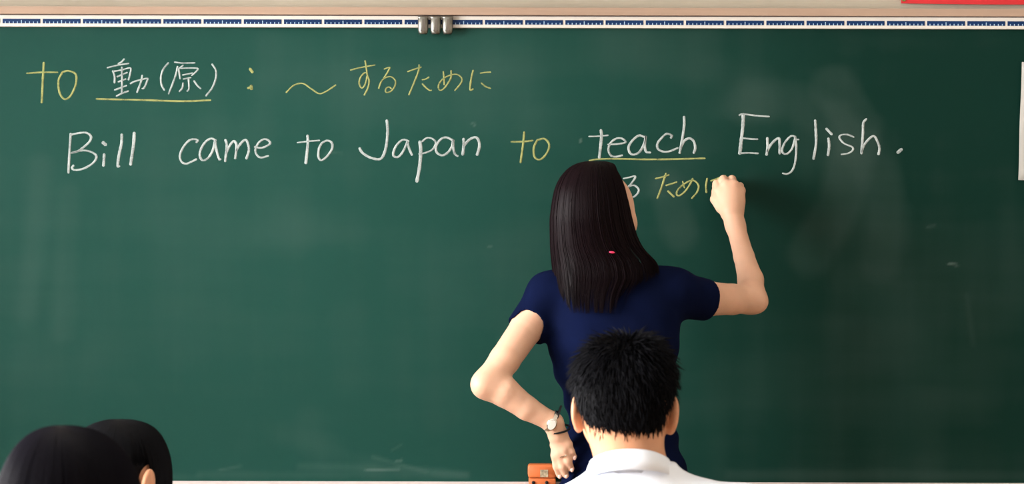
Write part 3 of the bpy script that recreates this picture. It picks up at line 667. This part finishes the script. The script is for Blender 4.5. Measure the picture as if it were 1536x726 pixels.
# dress
rows = []
for py, l, r_, ry in ((402, 868, 950, .050), (410, 852, 985, .062), (425, 832, 1010, .082), (450, 824, 1020, .098), (480, 821, 1022, .108), (520, 822, 1018, .110), (560, 831, 1010, .103), (600, 845, 1004, .098), (625, 851, 1006, .098), (660, 850, 1017, .108), (700, 843, 1031, .116), (740, 832, 1044, .123), (800, 826, 1052, .128), (980, 815, 1062, .140)):
    a, b = at(l, py, TY), at(r_, py, TY); rows.append(((a[2] + b[2]) / 2, (a[0] + b[0]) / 2, TY, (b[0] - a[0]) / 2, ry))
wz = at(0, 630, TY)[2]
def folds(X, Y, Z):
    u = (Z - wz) / .16; e = np.exp(-u * u)
    a = .0030 * np.sin((Z * 95 + X * 46 + 3 * np.sin(X * 23))) * e
    b = .0022 * np.sin(X * 62 + Z * 22 + 1.5 * np.sin(Z * 19)) * np.clip((1.36 - Z) / .2, 0, 1)
    c = .0060 * np.sin(np.arctan2(Y - TY, X - .26) * 11 + Z * 4) * np.clip((.86 - Z) / .4, 0, 1)
    lf = np.clip((.20 - X) / .10, 0, 1) * np.exp(-((Z - at(0, 690, TY)[2]) / .07) ** 2)
    d = .0050 * np.sin((Z * 1.0 - X * .75) * 210) * lf
    return (a + b + c + d).astype(np.float32)
f = Field((-.06, -.64, .50), (.52, -.16, 1.46), .0030)
f.loft(rows, .02, pw=2.2, fold=folds)
f.cap(at(866, 420, TY), at(818, 437, TY - .005), .030, .036, .03); f.cap(at(960, 419, TY), at(1012, 432, TY + .02), .034, .042, .03)
f.cap(at(826, 442, TY), at(787, 496, -.435), .050, .0455, .03, cutb=0.0)
f.cap(at(1004, 440, -.385), at(1059, 450, -.315), .055, .0490, .03, cutb=0.0)
f.cap(at(795, 485, -.437), at(769, 522, -.468), .0385, .0385, .004, 'sub'); f.cap(at(1048, 448, -.328), at(1082, 453, -.282), .0420, .0420, .004, 'sub')
f.mask(lambda X, Y, Z: (.54 - Z) + 0 * X)
f.build('dress', M['navy'], root)
# hair
TPHI = math.pi * 148 / 180
rows = []
for py, l, r_, ry in ((243.5, 888, 890, .001), (244.5, 874, 912, .028), (248, 862, 922, .050), (256, 850, 924, .072), (268, 840, 931, .090), (285, 832, 937, .103), (305, 828, 942, .108), (330, 825, 947, .108), (355, 825.5, 954, .102), (375, 826, 964, .098), (395, 828, 985, .098), (420, 831, 990, .105), (445, 836, 968, .112), (470, 840, 962, .114)):
    a, b = at(l, py, TY), at(r_, py, TY); rows.append(((a[2] + b[2]) / 2, (a[0] + b[0]) / 2, TY - .012, (b[0] - a[0]) / 2, ry))
env = Env(rows)
def ty(py): return env.tz(at(0, py, TY)[2])
def tend(phi):
    y = np.interp(np.degrees(phi), [-150, -100, -60, -30, 0, 10, 25, 45, 70, 90, 112], [440, 440, 446, 458, 467, 458, 426, 408, 400, 396, 365])
    return np.interp(y, [240, 300, 350, 400, 450, 480], [ty(v) for v in (244, 300, 350, 400, 450, 469)])
P1 = long_hair(env, 7000, tend, (math.radians(-158), math.radians(104)), None, 24, .955, 95, .58, .027)
P2 = long_hair(env, 500, lambda p: tend(p) * (1 + rng.uniform(-.05, .03, p.shape)), (math.radians(-110), math.radians(96)), None, 24, 1.0, 40, .1, .03)
P3 = long_hair(env, 700, lambda p: np.full(p.shape, ty(285)), (math.radians(90), math.radians(210)), None, 24, .93, 30, .2, .01)
P4 = long_hair(env, 130, lambda p: tend(p) * rng.uniform(.9, 1.12, p.shape), (math.radians(-100), math.radians(94)), None, 24, 1.02, 60, .15, .035)
P = np.concatenate([P1, P2, P3, P4]); strands('hair', P, rng.uniform(.0006, .0013, len(P)), M['hairbrown'], root)
fh = Field((-.02, -.56, 1.28), (.36, -.22, 1.68), .004)
fh.loft([(r0, cx, cy, max(.002, rx * .915), max(.002, ry * .915)) for r0, cx, cy, rx, ry in rows[:9]] + [(at(0, 385, TY)[2], rows[8][1] - .006, TY - .02, .085, .078), (at(0, 432, TY)[2], rows[8][1] - .018, TY - .045, .060, .050)], .005)
def facecut(X, Y, Z):
    fx, fy = math.sin(math.radians(40)), math.cos(math.radians(40)); dd = (X - hc[0]) * fx + (Y - hc[1]) * fy
    lat = (X - hc[0]) * fy - (Y - hc[1]) * fx
    return np.minimum(dd - .010, hc[2] + .045 - Z).astype(np.float32)
fh.mask(facecut); fh.build('hair_underlayer', M['hairbrown'], root)
cp = at(918, 378.5, TY - .118); Field(cp - .012, cp + .012, .0012).ell(cp, (.0070, .003, .0026), rotm(0, 0, .1), .001).build('hair_clip', M['pink'], root)
# watch, black hair band and ring
def bracelet(name, ca, axis, r, th, wd, m, parent, elong=1.0):
    ax = np.array(axis, float); ax /= np.linalg.norm(ax); u = np.cross(ax, (0, 1, 0)); u /= np.linalg.norm(u); v = np.cross(ax, u); V = []; Fc = []; n = 40
    for i in range(n):
        a = 2 * math.pi * i / n; d = math.cos(a) * u * elong + math.sin(a) * v
        for q, w_ in ((r, -wd), (r + th, -wd * .8), (r + th, wd * .8), (r, wd)): V.append(np.array(ca) + d * q + ax * w_)
    for i in range(n):
        for k in range(4): a, b = i * 4 + k, i * 4 + (k + 1) % 4; c, d = ((i + 1) % n) * 4 + k, ((i + 1) % n) * 4 + (k + 1) % 4; Fc.append((a, b, d, c))
    return mesh_obj(name, V, Fc, m, parent, False), u, v, ax
wc = at(827, 631.5, -.516); axw = LW - at(790, 612, -.525)
wt, u, v, ax = bracelet('wristwatch', wc, axw, .0240, .0024, .0050, M['silver'], root)
n_ = np.array([.0, -1, -.25]); n_ -= ax * n_.dot(ax); n_ /= np.linalg.norm(n_); t_ = np.cross(ax, n_); cc = wc + n_ * .0268
def disc(cen, nrm, t1, t2, r1, r2, th, n=28):
    V = []; 
    for hgt, s_ in ((-th, 1), (th * .6, 1), (th, .85)):
        for i in range(n): a = 2 * math.pi * i / n; V.append(cen + nrm * hgt + s_ * (t1 * r1 * math.cos(a) + t2 * r2 * math.sin(a)))
    Fc = [tuple(range(n)), tuple(range(2 * n, 3 * n))]
    for k in range(2):
        for i in range(n): j = (i + 1) % n; Fc.append((k * n + i, k * n + j, (k + 1) * n + j, (k + 1) * n + i))
    return V, Fc
mesh_obj('watch_case', *disc(cc, n_, ax, t_, .0105, .0145, .003), M['silver'], wt, True)
mesh_obj('watch_dial', *disc(cc + n_ * .0032, n_, ax, t_, .0082, .0118, .0003), M['dial'], wt)
hb = at(838, 643.5, -.507); bracelet('hair_band', hb, at(839, 660, -.50) - at(834, 630, -.515), .0238, .0032, .0020, M['black'], root)
hb = at(836, 625, -.508); bracelet('hair_band', hb, (1, 0, -.35), .0235, .0034, .0022, M['black'], root)
rp = at(845.2, 683, -.5055); bracelet('finger_ring', rp, K[2] - at(852, 691, -.504), .0100, .0012, .0014, M['silver'], root)
# chalk stick held in the right hand
cs = MB().tube([at(1079, 268.5, -.0012), at(1080, 276, -.030), at(1083, 284, -.052)], [.0046, .0052, .0052], 12)
o = cs.build('chalk_stick', mat('yellow_chalk_solid', (.72, .66, .30), .9, .1), None, True); tag(o, 'short yellow chalk stick pinched in the hand raised to the chalkboard', 'chalk')

# ============================================================ STUDENTS
def chair(x, Y, lab):
    r = empty('school_chair', (x, Y, 0)); tag(r, lab, 'chair', 'school chairs of the seated students')
    MB().box(x - .19, x + .19, Y - .20, Y + .18, .405, .42).build('seat', M['chairwood'], r)
    MB().box(x - .18, x + .18, Y - .225, Y - .21, .60, .76).build('backrest', M['chairwood'], r)
    for sx in (-1, 1):
        MB().tube([(x + sx * .17, Y - .195, .404), (x + sx * .17, Y - .20, .56), (x + sx * .17, Y - .20, .77)], .010).build('back_post', M['chairsteel'], r, True)
        for sy in (-1, 1): MB().tube([(x + sx * .165, Y + sy * .17, .404), (x + sx * .17, Y + sy * .19, .0)], .011).build('leg', M['chairsteel'], r, True)
    return r
def seated(root, x, Y, neckz, sh, skin, m_shirt, hcen, R, sc, shoulders, collar_z):
    """one continuous body: head, neck, arms, legs; shirt and trousers over it"""
    f = Field((x - .34, Y - .22, .0), (x + .34, Y + .62, hcen[2] + .12), .0045)
    g = add_head(f, hcen, R, sc)
    nb = np.array([x, Y, neckz]); f.cap(hcen + R @ np.array([0, -.012, -.055]) * sc, nb + (0, 0, -.03), .053 * sc, .060 * sc, .02)
    f.loft([(neckz - .05, x, Y, .12, .05), (neckz - .12, x, Y, .15, .08), (.75, x, Y, .13, .09), (.50, x, Y - .02, .15, .10)], .03)
    SL, SR = shoulders
    for s_, sj in ((-1, SL), (1, SR)):
        el = (sj[0] + .03 * s_, Y + .12, .68); wr = (x + .10 * s_, Y + .30, .60)
        f.chain([sj, el], [.046, .036], .02); f.chain([el, wr], [.036, .025], .02)
        hb = np.array(wr) + (-.015 * s_, .03, -.01); f.chain([wr, hb], [.025, .026], .01)
        for q in range(4):
            b0 = hb + ((q - 1.5) * .018 * s_, .025, 0); finger(f, [hb, b0, b0 + (0, .035, -.012), b0 + (0, .045, -.03)], .012, .0075)
        finger(f, [hb, hb + (-.03 * s_, .01, 0), hb + (-.045 * s_, .03, -.01)], .013, .009)
        hip = (x + .085 * s_, Y, .50); kn = (x + .11 * s_, Y + .42, .50); ak = (x + .11 * s_, Y + .40, .09)
        f.chain([hip, kn, ak, (x + .11 * s_, Y + .53, .04)], [.07, .05, .035, .025], .02)
    f.build('body', M[skin], root); face_parts(g, R, root)
    f = Field((x - .36, Y - .24, .45), (x + .36, Y + .30, collar_z + .03), .0045)
    f.loft([(neckz - .005, x, Y - .005, .062, .058), (neckz - .03, x, Y, .072, .064), (neckz - .10, x, Y, .175, .10), (neckz - .2, x, Y, .185, .118), (.75, x, Y, .165, .12), (.52, x, Y - .01, .18, .13)], .02, pw=2.3)
    for s_, sj in ((-1, SL), (1, SR)):
        a = np.array([x + .030 * s_, Y - .01, neckz - .043]); f.cap(a, sj, .034, .054, .03)
        el = np.array((sj[0] + .03 * s_, Y + .12, .68)); f.cap(sj, sj + (el - sj) * .62, .056, .056, .03, cutb=0)
        f.cap(sj + (el - sj) * .56, sj + (el - sj) * .8, .049, .049, .004, 'sub')
    f.build('shirt', M[m_shirt], root)
    f = Field((x - .25, Y - .18, .02), (x + .25, Y + .52, .60), .006)
    f.loft([(.59, x, Y - .01, .17, .122), (.44, x, Y, .18, .14)], .02)
    for s_ in (-1, 1): f.chain([(x + .085 * s_, Y, .51), (x + .11 * s_, Y + .42, .50), (x + .11 * s_, Y + .40, .08)], [.088, .066, .058], .02)
    f.mask(lambda X, Y_, Z: np.maximum(.10 - Z, np.where(Y_ < Y + .25, .425 - Z, -1)).astype(np.float32) + 0 * X); f.build('trousers', M['trouser'], root)
    for s_ in (-1, 1):
        xx = x + .11 * s_
        Field((xx - .07, Y + .30, -.01), (xx + .07, Y + .66, .14), .005).cap((xx, Y + .38, .05), (xx, Y + .54, .04), .052, .042, .01).mask(lambda X, Y_, Z: .001 - Z + 0 * X).mask(lambda X, Y_, Z: Z - .085 + 0 * X).build('shoe', M['black'], root)
    return g

# --- boy in the white shirt
BY = -1.85
hcen = at(938, 594, BY + .01); bx = at(952, 0, BY)[0]; nz = at(950, 690, BY)[2]
boy = empty('person', (bx, BY, .0)); tag(boy, 'person with short black hair and a white collared shirt seated in front of the teacher', 'person')
seated(boy, bx, BY, nz, 0, 'skin2', 'white', hcen, rotm(math.radians(3), math.radians(10), math.radians(1)), 1.0, (at(806, 800, BY), at(1122, 784, BY)), nz + .03)
# short hair
rows = [(at(0, py, BY)[2], at((l + r_) / 2, 0, BY)[0], BY + dy, (r_ - l) / 2 * (D + BY) / F, ry) for py, l, r_, ry, dy in
        ((505, 945, 947, .001, .0), (507, 925, 967, .030, .0), (513, 905, 982, .055, .0), (524, 888, 993, .074, .005), (540, 875, 1002, .088, .01), (562, 867, 1008, .096, .01), (585, 866, 1009, .097, .01), (605, 870, 1005, .092, .01), (625, 877, 1000, .082, .004), (640, 884, 995, .068, .0), (654, 890, 989, .060, .0), (662, 894, 986, .056, .0))]
benv = Env(rows)
def hairline(phi):    # lowest hair height by azimuth from the back of the head
    d = np.abs(np.degrees((phi + np.pi) % (2 * np.pi) - np.pi)); py = np.interp(d, [0, 38, 52, 62, 72, 84, 100, 112, 130, 180], [651, 650, 644, 634, 616, 602, 620, 596, 556, 548]); return at(0, 0, BY)[2] - (py - 0) / F * (D + BY)
N = 15000; t = benv.L * np.sqrt(rng.uniform(0.0, 1, N)); phi = rng.uniform(-np.pi, np.pi, N); R0 = benv.pt(t, phi)
keep = R0[:, 2] > hairline(phi) + rng.normal(0, .0022, N); t, phi, R0 = t[keep], phi[keep], R0[keep]; N = len(t)
cN = R0 - np.array([hcen[0], BY + .01, hcen[2] + .01]); nrm = cN / np.linalg.norm(cN, axis=1, keepdims=True)
dn = benv.pt(t + .004, phi) - R0; dn /= np.linalg.norm(dn, axis=1, keepdims=True) + 1e-9
tz_ = np.clip(t / benv.L, 0, 1)[:, None]
lift = np.clip(1.0 - 1.25 * tz_, .10, 1.0); swirl = np.cross(nrm, dn)
ln = (np.interp(tz_[:, 0], [0, .3, .55, .8, 1], [.028, .028, .024, .018, .012]) * rng.uniform(.65, 1.25, N))[:, None]
dirv = nrm * lift * .75 + dn * (.75 + .2 * tz_) + swirl * .25 * (1 - tz_) + rng.normal(0, .17, (N, 3)); dirv /= np.linalg.norm(dirv, axis=1, keepdims=True)
tt = np.linspace(0, 1, 5)[None, :, None]; P = R0[:, None] - nrm[:, None] * .003 + dirv[:, None] * ln[:, None] * tt + dn[:, None] * (ln[:, None] * .25) * tt ** 2 + nrm[:, None] * .0015 * np.sin(tt * 3)
strands('hair', P, rng.uniform(.0005, .0010, N), M['shorthair'], boy)
fb = Field((bx - .13, BY - .14, 1.05), (bx + .11, BY + .15, 1.30), .0035)
fb.loft([(r0, cx, cy, max(rx - .001, .002), max(ry - .001, .002)) for r0, cx, cy, rx, ry in rows], .004)
fb.mask(lambda X, Y, Z: (hairline(np.arctan2(X - rows[6][1], -(Y - BY - .01))) - Z + .002).astype(np.float32)); fb.build('hair_underlayer', M['shorthair'], boy)
# collar: stand inside, fold at the top, fall outside
V = []; Fc = []; n = 56; prof = [(.0, -.020, -.002), (.0005, .012, -.002), (.0035, .0175, 0), (.0080, .0155, 0), (.0115, .004, .001), (.0150, -.014, .002), (.0122, -.0145, .002), (.0088, .003, .001), (.005, .011, 0)]
cz = at(0, 683, BY)[2]; ccx = at(946, 0, BY)[0]; gap = 14; m = len(prof)
for i in range(n + 1):
    a = math.radians(-180 + gap + (360 - 2 * gap) * i / n); fr = abs(a) / math.pi
    for dr, dz, _ in prof:
        rr = 1; x = ccx + (.0545 + dr * 1.25) * math.sin(a); y = BY - .004 - (.062 + dr * 1.25) * math.cos(a)
        V.append((x, y, cz + dz * (1 + .35 * max(0, fr - .6)) - (1 - math.cos(a)) * .5 * .050))
for i in range(n):
    for k in range(m): k2 = (k + 1) % m; Fc.append((i * m + k, i * m + k2, (i + 1) * m + k2, (i + 1) * m + k))
Fc += [tuple(range(m))[::-1], tuple(range(n * m, n * m + m))]
mesh_obj('collar', V, Fc, M['white'], boy, True)
chair(bx, BY - .02, 'school chair under the person in the white shirt before the teacher')

# --- long-haired student at lower left
GY = -2.65
gx = at(103, 0, GY)[0]; gc = at(103, 638 + 118, GY)
girl = empty('person', (gx, GY, 0)); tag(girl, 'person seated at the lower left corner with long glossy black hair, seen from behind', 'person')
seated(girl, gx, GY, gc[2] - .135, 0, 'skin2', 'white', gc, rotm(0, math.radians(8)), .97, (np.array([gx - .155, GY, gc[2] - .235]), np.array([gx + .155, GY, gc[2] - .235])), gc[2] - .10)
def hrows(tab, Yp, dy): return [(at(0, py, Yp)[2], at((l + r_) / 2, 0, Yp)[0], Yp + dy, (r_ - l) / 2 * (D + Yp) / F, ry) for py, l, r_, ry in tab]
rows = hrows(((638.5, 92, 94, .001), (640, 73, 119, .026), (646, 55, 141, .050), (655, 42, 160, .068), (668, 29, 176, .085), (685, 18, 190, .098), (705, 9, 201, .106), (726, 1, 209, .110), (760, -6, 215, .112), (820, -10, 217, .110), (900, -12, 216, .105), (980, -8, 210, .098)), GY, 0)
env2 = Env(rows); Lh = env2.L
P = long_hair(env2, 4200, lambda p: Lh * np.where(np.abs(np.degrees(p)) > 140, .48, .97), (-math.pi, math.pi), None, 22, .975, 160, .35, .008)
strands('hair', P, rng.uniform(.0006, .0011, len(P)), M['hair'], girl)
fg = Field((gx - .12, GY - .13, .86), (gx + .12, GY + .13, 1.18), .004); fg.loft([(a, b, c, max(.002, d * .94), max(.002, e * .94)) for a, b, c, d, e in rows], .004)
fg.mask(lambda X, Y, Z: np.minimum(Y - GY - .07, gc[2] + .01 - Z).astype(np.float32)); fg.build('hair_underlayer', M['hair'], girl)
chair(gx, GY - .02, 'school chair under the long-haired person at the lower left corner')

# --- student in front of her, head turned, ear showing
CY = -1.75
cx_ = at(177, 0, CY)[0]; ccn = at(176, 629 + 84, CY)
st = empty('person', (cx_, CY, 0)); tag(st, 'person with short black hair and one ear showing, behind the lower left head', 'person')
RY_ = rotm(math.radians(-48), math.radians(8))
g = seated(st, cx_, CY, ccn[2] - .135, 0, 'skin2', 'white', ccn, RY_, .98, (np.array([cx_ - .155, CY, ccn[2] - .235]), np.array([cx_ + .155, CY, ccn[2] - .235])), ccn[2] - .10)
rows = hrows(((629, 178, 180, .001), (630, 160, 202, .026), (635, 142, 220, .050), (643, 128, 233, .070), (655, 116, 243, .086), (672, 106, 251, .096), (692, 100, 256.5, .100), (715, 98, 258.5, .100), (740, 100, 258, .096), (770, 112, 250, .080), (795, 125, 238, .065)), CY, .0)
env3 = Env(rows); L3 = env3.L
P = long_hair(env3, 3800, lambda p: L3 * np.interp(np.degrees(p), [-180, -140, -95, -70, 20, 25, 30, 47, 52, 100, 112, 180], [.52, .52, .8, .95, .97, .9, .50, .50, .85, .85, .6, .52]), (-math.pi, math.pi), None, 16, .97, 120, .3, .02)
strands('hair', P, rng.uniform(.0006, .0012, len(P)), M['shorthair'], st)
fg = Field((cx_ - .12, CY - .13, .92), (cx_ + .12, CY + .13, 1.16), .004); fg.loft([(a, b, c, max(.002, d * .94), max(.002, e * .94)) for a, b, c, d, e in rows], .004)
ep = at(222, 729, CY - .074)
fg.mask(lambda X, Y, Z: np.minimum((Y - CY) * .79 - (X - cx_) * .61 - .02, ccn[2] + .035 - Z).astype(np.float32))
fg.ell(ep, (.016, .05, .034), None, .004, 'sub'); fg.build('hair_underlayer', M['shorthair'], st)
fe = Field(ep - (.03, .05, .05), ep + (.03, .04, .05), .002)
fe.ell(ep, (.0090, .016, .028), rotm(.35, 0, .12), .004); fe.ell(ep + (.0045, -.0155, .003), (.0050, .0085, .0185), rotm(.1, 0, .12), .003, 'sub'); fe.ell(ep + (.004, -.010, -.012), (.004, .006, .005), None, .004); fe.build('ear', M['skin2'], st)
chair(cx_, CY - .02, 'school chair under the short-haired person behind the lower left head')
